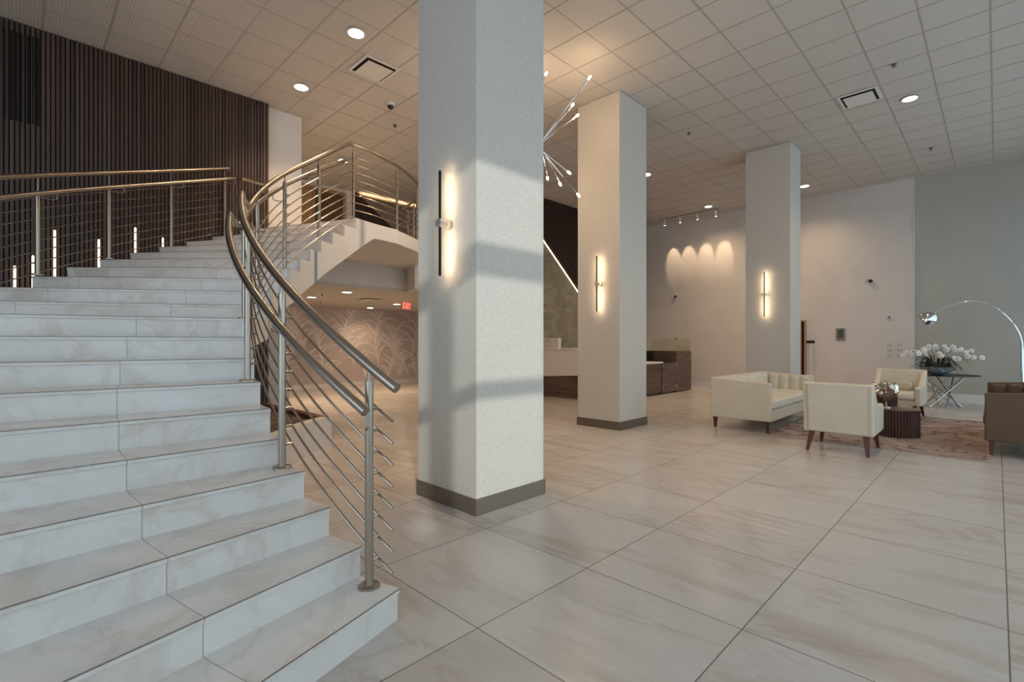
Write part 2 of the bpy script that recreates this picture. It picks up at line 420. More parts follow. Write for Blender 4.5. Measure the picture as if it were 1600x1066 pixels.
# upper rear wall with doorway
struct(MB().box(-12.5, 3.0, Z2, -12.2, 4.85, CZ).box(-12.5, 6.12, Z2, -12.2, 6.3, CZ).box(-12.5, 4.85, 5.33, -12.2, 6.12, CZ), 'wall_upper', M['white'])
struct(MB().box(-12.6, 6.3, Z2, -12.2, 10.0, CZ), 'wall_upper_stone', M['stone2'])
struct(MB().box(-12.3, 3.0, Z2, -8.95, 3.6, CZ), 'wall_upper_south', M['white'])
# landing slab between stair and upper floor
edge = [(C0[0]+3.63*math.cos(math.radians(a)), C0[1]+3.63*math.sin(math.radians(a))) for a in (-158, -160, -162, -164, -166, -168, -170, -171.5)]
edge += [(-6.98, 4.53), (-7.18, 4.89), (-7.45, 5.22), (-7.85, 5.53), (-8.44, 5.77), (-9.1, 5.95)]
lp = edge+[(-9.1, 3.6), (-8.845, 3.6), (-8.845, 3.01), (-8.70, 3.0), (-8.70, 2.62)]
struct(MB().prism(lp, 2.99, Z2-.02), 'trim_4', M['white'])
struct(MB().prism([(a, b) for a, b in lp], Z2-.02, Z2), 'floor_landing', [M['tread']])
# reception feature wall
fw_ = MB(); fw_.box(-9.15, 9.9, 0, -8.96, 15.4, CZ, 0)
ya, za, yb, zb = 9.9, 4.54, 15.2, .15
k = (zb-za)/(yb-ya)
fw_.hexa([(-8.96, 9.9, 0), (-8.94, 9.9, 0), (-8.94, yb, 0), (-8.96, yb, 0), (-8.96, 9.9, za), (-8.94, 9.9, za), (-8.94, yb, zb), (-8.96, yb, zb)], 1)
# diagonal wood ridges parallel to the light line
s_ = 0.1
while s_ < 6.2:
    pts = []
    def clipl(off):
        y0 = 9.9; z0 = za+off; y1 = 15.39; z1 = za+off+k*(15.39-9.9)
        if z0 > CZ: y0 = y0+(CZ-z0)/k; z0 = CZ
        if z1 < 0: y1 = y1+(0-z1)/k; z1 = 0
        return y0, z0, y1, z1
    a0 = clipl(s_); a1 = clipl(s_+.065)
    if a0[0] < 15.3:
        fw_.hexa([(-8.96, a0[0], a0[1]), (-8.94, a0[0], a0[1]), (-8.94, a0[2], a0[3]), (-8.96, a0[2], a0[3]),
                  (-8.96, a1[0], a1[1]), (-8.94, a1[0], a1[1]), (-8.94, a1[2], a1[3]), (-8.96, a1[2], a1[3])], 0)
    s_ += .13
struct(fw_, 'wall_feature', [M['featwood'], M['stone']])
# room shell out of sight: south wall and window wall
sw = MB(); sw.box(-9.1, -5, 0, -4.6, -4.7, CZ).box(-4.6, -5, 4.9, 2.2, -4.7, CZ).box(2.0, -5, 0, 2.5, -4.7, CZ)
struct(sw, 'wall_south', M['wallwarm'])
ew = MB(); ew.box(2.2, -4.7, 4.95, 2.4, 15.46, CZ).box(2.2, 14.9, 0, 2.4, 15.46, 4.95)
struct(ew, 'wall_east', M['wallwarm'])
def window(n, p0, p1, axis):
    f = MB(); gl = MB()
    a, b = p0, p1
    def bar(u0, u1, z0, z1):
        if axis == 'y': f.box(2.22, u0, z0, 2.34, u1, z1)
        else: f.box(u0, -4.92, z0, u1, -4.8, z1)
    bar(a, a+.07, 0, 4.92); bar(b-.07, b, 0, 4.92); bar(a+.07, b-.07, 0, .07); bar(a+.07, b-.07, 2.9, 3.01); bar(a+.07, b-.07, 3.92, 4.15); bar(a+.07, b-.07, 4.85, 4.92)
    o = f.build('window_%d' % n, M['frame'], kind='structure')
    if axis == 'y': gl.box(2.275, a+.07, .07, 2.285, b-.07, 4.85)
    else: gl.box(a+.07, -4.865, .07, b-.07, -4.855, 4.85)
    gl.build('pane', M['pane'], o)
n = 1
yb_ = [-4.7]+[-.83+1.93*i for i in range(-1, 8)]+[14.9]
yb_ = sorted(set(yb_))
for a, b in zip(yb_[:-1], yb_[1:]): window(n, a, b, 'y'); n += 1
for i in range(3): window(n, -4.6+2.2*i, -2.4+2.2*i, 'x'); n += 1

# unseen tall and low slabs added outside the windows to limit the sun
struct(MB().box(9.0, -3.72, 0, 9.15, 24, 14).box(9.0, -30, 0, 9.15, -5.3, 14), 'sun_block_tall', M['wallgrey'])
struct(MB().box(3.4, -8, -.1, 3.6, 3.0, 2.34), 'sun_block_low', M['wallgrey'])
# ================================================================== PILLARS
def pillar(x0, y0, x1, y1, label):
    t = thing('pillar', label, 'pillar', ((x0+x1)/2, (y0+y1)/2, 0), 0, 'square pillars of the lobby')
    MB().box(x0, y0, 0, x1, y1, CZ-.008).build('shaft', M['linen'], t, world=True)
    MB().box(x0-.014, y0-.014, 0, x1+.014, y1+.014, .135).build('plinth', M['pillarbase'], t, world=True, bevel=.003)
    return t
pillar(-3.80, 2.615, -2.99, 3.44, 'wide linen-papered square pillar nearest the stair, with sunlit window shadows')
pillar(-5.09, 6.75, -4.27, 7.59, 'linen-papered square pillar between the stair pillar and the seating area')
pillar(-3.78, 10.85, -2.93, 11.56, 'furthest linen-papered square pillar, behind the cream sofa')
def sconce(x, yf, z0, z1, label, px):
    t = thing('wall_sconce', label, 'wall lamp', (x, yf, (z0+z1)/2), 0, 'bar sconces on the pillars')
    h = (z1-z0)/2
    MB().box(-.009, -.110, -h, .009, -.100, h).box(-.009, -.1005, -h, -.007, -.095, h).box(.007, -.1005, -h, .009, -.095, h).build('light_bar', M['blackmetal'], t)
    MB().box(-.0068, -.0995, -h+.006, .0068, -.0955, h-.006).build('led_strip', M['led'], t)
    MB().cyl((px, -.001, 0), (px, -.03, 0), .045, 24).cyl((px, -.03, 0), (0, -.1, 0), .016, 12).cyl((0, -.095, 0), (0, -.125, 0), .036, 20).build('wall_mount', M['satin'], t)
sconce(-3.336, 2.615, 1.962, 2.849, 'vertical bar sconce on the nearest pillar', 0)
sconce(-4.632, 6.75, 1.905, 2.809, 'vertical bar sconce on the middle pillar', 0)
sconce(-3.381, 10.85, 1.929, 2.843, 'vertical bar sconce on the furthest pillar', 0)

# ================================================================== STAIR
def A(k): return -72.5-4.13*(k-1) if k <= 10 else -120.9-4.13*(k-11)
RI, RO = 3.64, 6.07
def pol(R, a, z=None):
    a = math.radians(a); p = (max(-8.70, C0[0]+R*math.cos(a)), C0[1]+R*math.sin(a))
    return p if z is None else (*p, z)
knots = [(-60, .1)]+[(A(k), k*r_) for k in range(1, 11)]+[(-116.8, 10*r_)]+[(A(k), k*r_) for k in range(11, 21)]+[(-200, Z2)]
knots[0] = (-68.37, 0)
def zl(a):
    for (a0, z0), (a1, z1) in zip(knots[:-1], knots[1:]):
        if a <= a0 and a >= a1: return z0+(z1-z0)*(a-a0)/(a1-a0)
    return 0 if a > -68 else Z2
ukn = [(-60, 0), (-110, 1.36), (-122, 1.43), (-126.6, 1.70), (-134.9, 1.867), (-143.4, 2.167), (-154.8, 2.601), (-160, 2.82), (-164, 2.985), (-200, 2.985)]
def zu(a):
    for (a0, z0), (a1, z1) in zip(ukn[:-1], ukn[1:]):
        if a <= a0 and a >= a1: return z0+(z1-z0)*(a-a0)/(a1-a0)
stair = thing('curved_staircase', 'wide curved staircase clad in pale marble-look porcelain', 'staircase', (C0[0], C0[1], 0))
def sector(R0, R1, a0, a1, step=2.):
    n = max(1, int(abs(a1-a0)/step+.5)); A_ = [a0+(a1-a0)*i/n for i in range(n+1)]
    return [pol(R0, a) for a in A_]+[pol(R1, a) for a in A_[::-1]]
for k in range(1, 21):
    a0 = A(k); a1 = A(k+1) if k < 20 else -162.0
    z = k*r_
    # tread slab, with a small overhang towards the climber; constant overhang in metres
    p = sector(RI, RO, a0, a1)
    d = math.radians(a0); tx, ty = -math.sin(d), math.cos(d); ov = .012
    q0 = pol(RI, a0); q1 = pol(RO, a0)
    body = [(q0[0]+tx*ov, q0[1]+ty*ov)]+p+[(q1[0]+tx*ov, q1[1]+ty*ov)]
    if k < 20:
        MB().prism(body, z-.022, z).build('tread', M['tread'], stair, world=True)
    else:
        MB().prism(body[:1]+[q0, q1]+body[-1:], z-.022, z).build('tread', M['tread'], stair, world=True)
    e0 = (q0[0]+tx*(ov+.003), q0[1]+ty*(ov+.003)); e1 = (q1[0]+tx*(ov+.003), q1[1]+ty*(ov+.003))
    MB().prism([(q0[0]+tx*ov, q0[1]+ty*ov), e0, e1, (q1[0]+tx*ov, q1[1]+ty*ov)], z-.004, z+.001).build('nosing_strip', M['trimline'], stair, world=True)
    rb = [(q0[0]-tx*.012, q0[1]-ty*.012), q0, q1, (q1[0]-tx*.012, q1[1]-ty*.012)]
    MB().prism(rb, z-r_, z-.022).build('riser', M['tread'], stair, world=True)
# solid body / soffit
sb = MB()
for k in range(1, 20):
    a0, a1 = A(k)-.2, (A(k+1)-.2 if k < 19 else -158.0)
    zt = k*r_-.022
    n = 3
    for i in range(n):
        b0 = a0+(a1-a0)*i/n; b1 = a0+(a1-a0)*(i+1)/n
        lo = [0, 0] if k <= 9 else [zu(b0), zu(b1)]
        if k == 10: lo = [0, 0] if i == 0 else [1.4, 1.4]
        Ri = RI+.004; Ro = RO-.01
        P = [pol(Ri, b0, lo[0]), pol(Ri, b1, lo[1]), pol(Ro, b1, lo[1]), pol(Ro, b0, lo[0]),
             pol(Ri, b0, zt), pol(Ri, b1, zt), pol(Ro, b1, zt), pol(Ro, b0, zt)]
        sb.hexa(P, 0)
sb.build('stair_body', [M['soffit']], stair, world=True)
st = MB()
for k in range(10, 20):
    a0, a1 = A(k), (A(k+1) if k < 19 else -158)
    if k == 10: a0 = -112
    n = 4
    for i in range(n):
        b0 = a0+(a1-a0)*i/n; b1 = a0+(a1-a0)*(i+1)/n; zt = k*r_+.001
        P = [pol(3.615, b0, zu(b0)-.002), pol(3.615, b1, zu(b1)-.002), pol(3.641, b1, zu(b1)-.002), pol(3.641, b0, zu(b0)-.002),
             pol(3.615, b0, zt), pol(3.615, b1, zt), pol(3.641, b1, zt), pol(3.641, b0, zt)]
        st.hexa(P, 0)
for i in range(7):        # continues as the landing edge
    b0 = -158-13.5*i/7; b1 = -158-13.5*(i+1)/7
    P = [pol(3.615, b0, zu(b0)), pol(3.615, b1, zu(b1)), pol(3.641, b1, zu(b1)), pol(3.641, b0, zu(b0)),
         pol(3.615, b0, Z2+.001), pol(3.615, b1, Z2+.001), pol(3.641, b1, Z2+.001), pol(3.641, b0, Z2+.001)]
    st.hexa(P, 0)
st.build('stringer', [M['white']], stair, world=True)
sf = MB()
for i in range(2):
    b0 = -158-3*i; b1 = b0-3
    P = [pol(RI, b0, zu(b0)), pol(RI, b1, zu(b1)), pol(RO-.1, b1, zu(b1)), pol(RO-.1, b0, zu(b0)), pol(RI, b0, 2.99), pol(RI, b1, 2.99), pol(RO-.1, b1, 2.99), pol(RO-.1, b0, 2.99)]
    sf.hexa(P, 0)
sf.build('soffit_end', [M['soffit']], stair, world=True)

# ---------------------------------------------------------------- railings
land = [(-6.70, 3.447), (-6.747, 3.738), (-6.873, 4.085), (-6.977, 4.334), (-7.129, 4.60), (-7.269, 4.82), (-7.42, 5.03), (-7.65, 5.27), (-7.95, 5.48), (-8.35, 5.68), (-8.75, 5.81), (-9.15, 5.9)]
def smoothpts(P, m=4):
    out = []
    for i in range(len(P)-1):
        p0 = P[max(i-1, 0)]; p1 = P[i]; p2 = P[i+1]; p3 = P[min(i+2, len(P)-1)]
        for j in range(m):
            t = j/m
            out.append(tuple(.5*((2*b)+(c-a)*t+(2*a-5*b+4*c-d)*t*t+(-a+3*b-3*c+d)*t**3) for a, b, c, d in zip(p0, p1, p2, p3)))
    out.append(P[-1]); return out
def helix(R, off, a0, a1, step=1.):
    n = int(abs(a1-a0)/step+.5); return [pol(R, a0+(a1-a0)*i/n, zl(a0+(a1-a0)*i/n)+off) for i in range(n+1)]
def build_post(root, base, z, htop, inward, rail_z, nrods, out_dir, bracket=None):
    """base plate, post tube, rail stem; standoffs for the rods"""
    x, y = base
    MB_ = MB().cyl((x, y, z), (x, y, htop), .0212, 18)
    po = MB_.build('post', M['steel'], root, world=True)
    MB().lathe([(.055, 0), (.055, .01), (.05, .014), (.024, .014)], (x, y, z), 24).build('base_flange', M['steel'], po, world=True)
    s2 = MB().tube([(x, y, htop), (x, y, rail_z-.045), (x+inward[0]*.004, y+inward[1]*.004, rail_z-.024)], .008, 10)
    s2.build('rail_stem', M['steel'], po, world=True)
    for zz in nrods:
        MB().cyl((x+out_dir[0]*.015, y+out_dir[1]*.015, zz), (x+out_dir[0]*.062, y+out_dir[1]*.062, zz), .0075, 8).build('rod_holder', M['steel'], po, world=True)
    if bracket:
        bx, by, bz = bracket
        mx, my = (x+bx)/2, (y+by)/2
        MB().tube([(x+(bx-x)*.2, y+(by-y)*.2, bz-.085), (x+(bx-x)*.8, y+(by-y)*.8, bz-.09), (bx, by, bz-.075), (bx, by, bz-.02)], .006, 8).build('bracket', M['steel'], po, world=True)
    return po
def rail_obj(root, name, path, r, n=14):
    MB().tube(path, r, n).build(name, M['steel'], root, world=True)
inner = thing('stair_railing', 'stainless railing curving up the inner side of the stair and round the landing', 'railing', (*pol(3.7, -74.6), r_))
g1 = [(x_, y_, z_+.05*max(0., min(1., (i_-74)/11))) for i_, (x_, y_, z_) in enumerate(helix(3.715, 1.05, -71.6, -157.5))]
land3 = [(x, y, Z2+1.095) for x, y in smoothpts(land)]
rail_obj(inner, 'guard_rail', g1+land3, .0255)
rail_obj(inner, 'handrail', helix(3.80, .87, -73.4, -158.2), .0245)
for i in range(8):
    off = .047+.11*i
    p = helix(3.64, off, -73.0, -157.2)
    l2 = [(x+.06, y+.01, Z2+.12+.11*i) for x, y in smoothpts(land)]
    rail_obj(inner, 'rod', p, .0065, 8)
    MB().tube(l2, .006, 8).build('landing_rod', M['steel'], inner, world=True)
for k, a in ((1, -74.6), (4, -87.3), (7, -99.3), (10, -111.3), (11, -121.5), (14, -134.3), (17, -146.9), (20, -158.5)):
    d = math.radians(a); z = k*r_; b = pol(3.70, a)
    rods = [zl(a)+.047+.11*i for i in range(8)] if k < 20 else [Z2+.12+.11*i for i in range(8)]
    hr = pol(3.80, a+1.2, zl(a+1.2)+.87) if k < 20 else None
    build_post(inner, b, z, zl(a)+1.05-.085, (0, 0), zl(a)+1.05 if k < 20 else Z2+1.09, rods, (-math.cos(d), -math.sin(d)), hr)
for i, j in ((3, .3), (6, .6), (9, .3)):
    x = land[i][0]*(1-j)+land[i+1][0]*j; y = land[i][1]*(1-j)+land[i+1][1]*j
    build_post(inner, (x, y), Z2, Z2+1.0, (0, 0), Z2+1.095, [Z2+.12+.11*q for q in range(8)], (.95, .15))
outer = thing('stair_railing', 'stainless railing along the outer side of the stair, in front of the dark slat wall', 'railing', (*pol(5.95, -128), 0))
outer.location.z = 2.08
rail_obj(outer, 'guard_rail', helix(5.95, 1.05, -76, -155.7), .0255)
hp = helix(5.85, .88, -75, -156.3); z_e = 4.0
hp += [(-8.47, 2.52, 3.98), (-8.55, 2.65, 4.0), (-8.62, 2.95, 4.0)]
rail_obj(outer, 'handrail', hp, .0245)
for i in range(8):
    rail_obj(outer, 'rod', helix(6.0, .047+.11*i, -76, -155.3), .0065, 8)
for k, a in ((2, -78.2), (4, -87), (6, -95.2), (9, -107), (10, -118.4), (13, -128.3), (15, -137.3), (17, -146.3), (19, -155.0)):
    d = math.radians(a)
    build_post(outer, pol(5.95, a), k*r_, zl(a)+1.05-.16, (0, 0), zl(a)+1.05, [zl(a)+.047+.11*i for i in range(8)], (math.cos(d), math.sin(d)), pol(5.85, a-1.0, zl(a-1)+.88))
upper = thing('landing_railing', 'stainless railing of the upper floor edge, beyond the landing and seen past the nearest pillar', 'railing', (-9.12, 6.0, Z2))
MB().tube([(-9.16, 5.98, Z2+1.07), (-9.16, 9.9, Z2+1.07)], .024, 12).build('guard_rail', M['steel'], upper, world=True)
for i in range(8): MB().tube([(-9.14, 6.0, Z2+.12+.11*i), (-9.14, 9.9, Z2+.12+.11*i)], .006, 8).build('rod', M['steel'], upper, world=True)
for y in (6.05, 6.5, 7.6, 8.7, 9.8):
    po = MB().cyl((-9.17, y, Z2), (-9.17, y, Z2+1.06), .02, 14).build('post', M['steel'], upper, world=True)
    MB().lathe([(.05, 0), (.05, .012), (.024, .014)], (-9.17, y, Z2), 16).build('base_flange', M['steel'], po, world=True)

# planter with pebbles under the stair
pt = thing('planter', 'low white curved planter of pebbles under the stair', 'planter', (-6.3, 2.6, 0))
cur = lambda R, a0, a1, n=14: [pol(R, a0+(a1-a0)*i/n) for i in range(n+1)]
MB().prism(cur(3.60, -112, -149)+cur(3.74, -149, -112), 0, .41).build('wall', M['white'], pt, world=True)
MB().box(-7.4, 2.82, 0, -6.4, 2.94, .41).box(-8.68, 2.80, 0, -7.4, 2.91, .41).build('rear_curb', M['soilbrown'], pt, world=True)
MB().prism(cur(3.74, -112, -149)+[(-6.5, 2.84), (-8.55, 2.80), (-8.55, .6), pol(5.9, -112)], .30, .355).build('pebbles', M['pebble'], pt, world=True)['kind'] = 'stuff'
# ---------------------------------------------------------------- light rods in front of slat wall
for i, (y, zt, lb) in enumerate(((-.005, 2.34, 'leftmost and lowest of the glowing rods by the slat wall'), (.157, 2.487, 'second glowing rod from the left, just left of the tall outer railing post'),
                  (.358, 2.843, 'tall glowing rod just right of the first railing post'), (.796, 2.792, 'fourth glowing rod from the left, left of the second railing post'),
                  (1.192, 3.014, 'tall glowing rod right of the second railing post'), (1.514, 2.918, 'rightmost glowing rod by the slat wall'))):
    t = thing('light_rod', lb, 'light', (-8.66, y, 0), 0, 'glowing rods along the slat wall')
    MB().cyl((0, 0, .9), (0, 0, zt), .0125, 12).build('glow_tube', M['rodlight'], t)
    MB().cyl((0, 0, 0), (0, 0, .9), .012, 10).cyl((0, 0, 0), (0, 0, .02), .05, 14).build('stand', M['blackmetal'], t)
    MB().lathe([(.0125, 0), (.01, .01), (.004, .014)], (0, 0, zt), 12).build('cap', M['rodlight'], t)
# wall air slots high on slat wall
t = thing('air_grille', 'dark vertical air slots high on the slat wall at far left', 'vent', (-8.72, .05, 4.7))
for a, b in ((-.30, -.27), (-.25, -.22), (-.11, -.085), (-.045, -.02), (.003, .022), (.045, .062), (.105, .128), (.15, .165), (.19, .215)):
    MB().box(-8.715, a, 4.17, -8.700, b, 5.28).build('slot', M['void'], t, world=True)

# ================================================================== CEILING FIXTURES
def downlight(x, y, z, label, e=38, group='recessed downlights', r=.1, spot=2.4):
    t = thing('downlight', label, 'ceiling light', (x, y, z), 0, group)
    MB().lathe([(r+.02, -.008), (r+.022, -.012), (r+.001, -.014), (r, -.006)], (0, 0, 0), 28).build('trim_ring', M['white'], t)
    MB().cyl((0, 0, -.016), (0, 0, -.0145), r*.92, 28).build('lens', M['lampdisc'], t)
    if e: lamp('SPOT', 'downlight_beam', (x, y, z-.03), e, WARM, (0, 0, -1), spot_size=spot, spot_blend=1., shadow_soft_size=.09)
E0 = 210
for x, y, lb in ((-5.9, 3.1, 'round downlight over the stair, nearest the wide pillar at top'), (-7.76, 3.15, 'round downlight near the end of the dark slat wall'),
                 (-10.23, 5.07, 'round downlight over the upper landing, seen through the railing peak'), (-1.02, 10.32, 'round downlight above the seating area, right of the air vent'),
                 (-3.5, 14.19, 'round downlight just right of the furthest pillar'), (-6.04, 14.33, 'round downlight above the track light'),
                 (-5.94, 10.57, 'round downlight half hidden by the right edge of the middle pillar')):
    downlight(x, y, CZ-.006, lb, 310 if x < -5.8 and y < 6 else E0, spot=2.0 if y < 4 else 2.4)
for x, y in ((-1.0, 6.2), (-6.2, 5.8), (-5.2, 12.6)): lamp('SPOT', 'warm_fill_spot', (x, y, CZ-.05), 150, WARM, (0, 0, -1), spot_size=2.4, spot_blend=.8, shadow_soft_size=.09)  # added fill spots without any fixture, to warm the floor and room
for x, y, lb, e in ((-11.72, 5.01, 'leftmost downlight of the low hall ceiling under the landing', 270), (-10.0, 5.04, 'nearest and brightest downlight of the low hall ceiling', 190),
                 (-14.0, 7.83, 'small downlight close to the leaf mural wall', 90), (-12.13, 7.62, 'downlight of the low hall ceiling behind the exit sign', 280)):
    downlight(x, y, 2.5, lb, e, 'downlights of the low hall', .1)
def vent(x, y, z, label, s=.55):
    t = thing('ceiling_vent', label, 'vent', (x, y, z), 0, 'square ceiling vents')
    MB().box(-s/2, -s/2, -.012, s/2, s/2, 0).build('frame', M['white'], t, bevel=.004)
    MB().box(-s*.42, -s*.42, -.014, s*.42, s*.42, -.0115).build('slot', M['void'], t)
    MB().box(-s*.36, -s*.36, -.034, s*.36, s*.36, -.026).build('panel', M['white'], t, bevel=.003)
    return t
vent(-6.5, 3.70, CZ-.007, 'square plaque air vent in the ceiling left of the nearest pillar')
vent(-1.60, 9.72, CZ-.007, 'square plaque air vent in the ceiling over the seating area')
vent(-11.2, 6.27, 2.5, 'square air vent in the low hall ceiling')
def sprinkler(x, y, z, label):
    t = thing('sprinkler', label, 'sprinkler', (x, y, z), 0, 'ceiling sprinklers')
    MB().lathe([(.035, 0), (.035, -.006), (.012, -.008), (.01, -.035), (.026, -.038), (.026, -.042)], (0, 0, 0), 14).build('head', M['darksteel'], t)
sprinkler(-1.06, 8.9, CZ-.007, 'sprinkler above the seating area, top right, left of the downlight')
sprinkler(-4.19, 9.05, CZ-.007, 'sprinkler right of the middle pillar')
sprinkler(-.97, 13.27, CZ-.007, 'sprinkler furthest right near the grey wall')
sprinkler(-7.9, 4.92, CZ-.007, 'sprinkler left of the nearest pillar below the dome camera')
sprinkler(-12.9, 5.75, 2.5, 'sprinkler in the low hall ceiling beside the leftmost downlight')
sprinkler(-10.9, 4.9, 2.5, 'sprinkler in the low hall ceiling between its two nearest downlights')
t = thing('dome_camera', 'dome camera on the ceiling between the vent and the stair railing', 'camera', (-7.23, 4.42, CZ-.007))
MB().lathe([(.075, 0), (.075, -.03), (.065, -.045), (.055, -.045)], (0, 0, 0), 22).build('housing', M['white'], t)
MB().puff((0, 0, -.055), (.1, .1, .09), 1, 1, 10, 18).build('lens_dome', M['black'], t)
for x, z, lb, s in ((-7.577, 2.914, 'small security camera on the wall below the track light', 1), (-2.315, 2.962, 'round security camera on the pale wall left of the arc lamp', 1.1)):
    t = thing('wall_camera', lb, 'camera', (x, 15.4, z), 0, 'wall mounted security cameras')
    MB().tube([(0, 0, .03), (0, -.05, .03)], .06*s, 20).build('housing', M['white'], t)
    MB().puff((0.02, -.075, .01), (.085*s, .085*s, .085*s), 1, 1, 10, 18).build('lens_dome', M['black'], t)
# exit sign
t = thing('exit_sign', 'red exit sign hanging from the low hall ceiling', 'sign', (-11.0, 7.2, 2.5))
MB().box(-.03, -.02, -.03, .03, .02, 0).build('mount', M['plastic'], t)
MB().box(-.3, -.006, -.26, .3, .006, -.03).build('panel', M['caseglass'], t)
cu = bpy.data.curves.new('letters', 'FONT'); cu.body = 'EXIT'; cu.size = .24; cu.extrude = .004; cu.align_x = 'CENTER'; cu.offset = .004
o = bpy.data.objects.new('letters', cu); COL.objects.link(o); bpy.context.view_layer.update()
me = bpy.data.meshes.new_from_object(o.evaluated_get(bpy.context.evaluated_depsgraph_get())); bpy.data.objects.remove(o)
o = bpy.data.objects.new('letters', me); COL.objects.link(o); o.parent = t; o.location = (0, -.012, -.225); o.rotation_euler = (PI/2, 0, 0)
me.materials.clear(); me.materials.append(M['exitred'])
t.rotation_euler.z = math.radians(121)
# track light
t = thing('track_light', 'white track with four spot heads washing the back wall', 'ceiling light', (-6.85, 14.75, CZ-.007))
MB().box(-.97, -.018, -.03, .97, .018, 0).build('track', M['grid'], t)
for x in (-.80, -.28, .28, .85):
    h = MB().cyl((x, 0, -.03), (x, 0, -.07), .01, 8).cyl((x, 0, -.07), (x, .03, -.22), .036, 16).build('spot_head', M['white'], t)
    MB().cyl((x, .031, -.221), (x, .0313, -.2225), .028, 14).build('lens', M['lampdisc'], h)
    lamp('SPOT', 'track_beam', (-6.85+x, 14.79, CZ-.25), 75, WARM, (0, .6, -1), spot_size=.50, spot_blend=.45, shadow_soft_size=.03)

# LED line things
t = tag(MB().hexa([(-8.945, 9.9, za-.012), (-8.925, 9.9, za-.012), (-8.925, yb, zb-.012), (-8.945, yb, zb-.012), (-8.945, 9.9, za+.012), (-8.925, 9.9, za+.012), (-8.925, yb, zb+.012), (-8.945, yb, zb+.012)]).build('led_line', M['ledthin']),
        'glowing diagonal light line between dark wood and green stone behind the reception', 'light')
# upper wall triangle and its line
MB_ = MB(); MB_.prism([(0, 0), (1, 0), (1, 1)], 0, 1) if 0 else None
u0, u1 = (6.36, 5.30), (8.75, Z2)
tri = MB(); i = 0
tri.v += [(-12.2, 6.3, Z2), (-12.2, 6.3, 5.41), (-12.2, 6.44, 5.41), (-12.2, 9.5, Z2), (-12.17, 6.3, Z2), (-12.17, 6.3, 5.41), (-12.17, 6.44, 5.41), (-12.17, 9.5, Z2)]
for q in ((0, 1, 2, 3), (4, 7, 6, 5), (0, 4, 5, 1), (1, 5, 6, 2), (2, 6, 7, 3), (3, 7, 4, 0)): tri.face(q)
struct(tri, 'trim_5', M['featwood'])
tag(MB().hexa([(-12.165, 6.45, 5.38), (-12.15, 6.45, 5.38), (-12.15, 9.5, Z2), (-12.165, 9.5, Z2), (-12.165, 6.45, 5.405), (-12.15, 6.45, 5.405), (-12.15, 9.53, Z2+.02), (-12.165, 9.53, Z2+.02)]).build('edge_strip', newmat('copper edge strip', (190, 130, 92), .35, .6)),
    'copper edge strip running diagonally down the dark triangle on the upper wall', 'trim strip')
t = thing('cove_light', 'warm cove light along the top of the stone upper wall', 'light', (-12.18, 8.2, 5.33))
MB().box(-12.2, 6.5, 5.31, -12.10, 9.9, 5.32).box(-12.11, 6.5, 5.32, -12.10, 9.9, 5.35).build('ledge', M['stone2'], t, world=True)
MB().box(-12.18, 6.5, 5.322, -12.13, 9.9, 5.33).build('led_strip', M['covelight'], t, world=True)
# upper door
d = MB().box(-12.3, 4.87, Z2, -12.18, 4.95, 5.33).box(-12.3, 6.04, Z2, -12.18, 6.12, 5.33).box(-12.3, 4.95, 5.25, -12.18, 6.04, 5.33).box(-12.3, 5.24, Z2, -12.2, 5.3, 5.25).build('door_1', M['doorwood'], kind='structure')
MB().box(-12.27, 5.3, Z2, -12.23, 6.04, 5.25).build('leaf', newmat('dark bronze glass door', (96, 74, 52), .25), d)
MB().box(-12.27, 4.95, Z2, -12.23, 5.24, 5.25).build('side_panel', M['doorwood'], d)

# ================================================================== CHANDELIER
FW = (-math.sin(YAW), math.cos(YAW)); RT = (math.cos(YAW), math.sin(YAW))
def pt_at(px, py, d):
    x = (px-800)/767*d; return (FW[0]*d+RT[0]*x, FW[1]*d+RT[1]*x, 1.4+(535.5-py)/767*d)
ch = thing('chandelier', 'branching chrome chandelier with small glowing bulbs, mostly behind the nearest pillar', 'chandelier', pt_at(800, 230, 7.0))
hub = pt_at(800, 232, 7.0)
MB().cyl((hub[0], hub[1], CZ-.04), (hub[0], hub[1], CZ-.008), .11, 24).build('canopy', M['chrome'], ch, world=True)
MB().cyl((hub[0], hub[1], hub[2]-.45), (hub[0], hub[1], CZ-.03), .005, 10).build('stem', M['chrome'], ch, world=True)
def branch(p0, p1):
    b = MB().tube([p0, p1], .0055, 8); P0, P1 = Vector(p0), Vector(p1); u = (P1-P0).normalized()
    o = b.cyl(tuple(P1-u*.09), tuple(P1-u*.01), .014, 12).build('branch', M['chrome'], ch, world=True)
    m = MB(); m.tube([tuple(P1-u*.012), tuple(P1+u*.01), tuple(P1+u*.035), tuple(P1+u*.055), tuple(P1+u*.062)], [.007, .015, .018, .011, .003], 12).build('bulb', M['bulb'], o, world=True)
J = {k: pt_at(px, py, d) for k, (px, py, d) in dict(a=(838, 232, 7.0), b=(842, 226, 7.1), c=(848, 237, 6.9), d=(861, 259, 6.95), e=(822, 180, 7.0)).items()}
branch(J['a'], pt_at(919, 124, 6.8)); branch(J['a'], pt_at(893, 166, 7.1)); branch(J['b'], pt_at(900, 182, 7.3)); branch(J['c'], pt_at(887, 268, 7.0))
branch(J['c'], pt_at(902, 303, 6.9)); branch(J['d'], pt_at(874, 285, 7.1)); branch(J['c'], pt_at(855, 276, 7.2)); branch(J['e'], pt_at(852, 118, 7.0))
cb = MB()
for k in J: cb.tube([(hub[0], hub[1], hub[2]+random.uniform(-.3, .3)), J[k]], .006, 8)
cb.tube([J['c'], J['d']], .0055, 8); cb.build('arms', M['chrome'], ch, world=True)
for i in range(12):
    px = random.uniform(690, 835); py = random.uniform(110, 330); branch((hub[0], hub[1], hub[2]+random.uniform(-.35, .35)), pt_at(px, py, random.uniform(6.4, 7.6)))
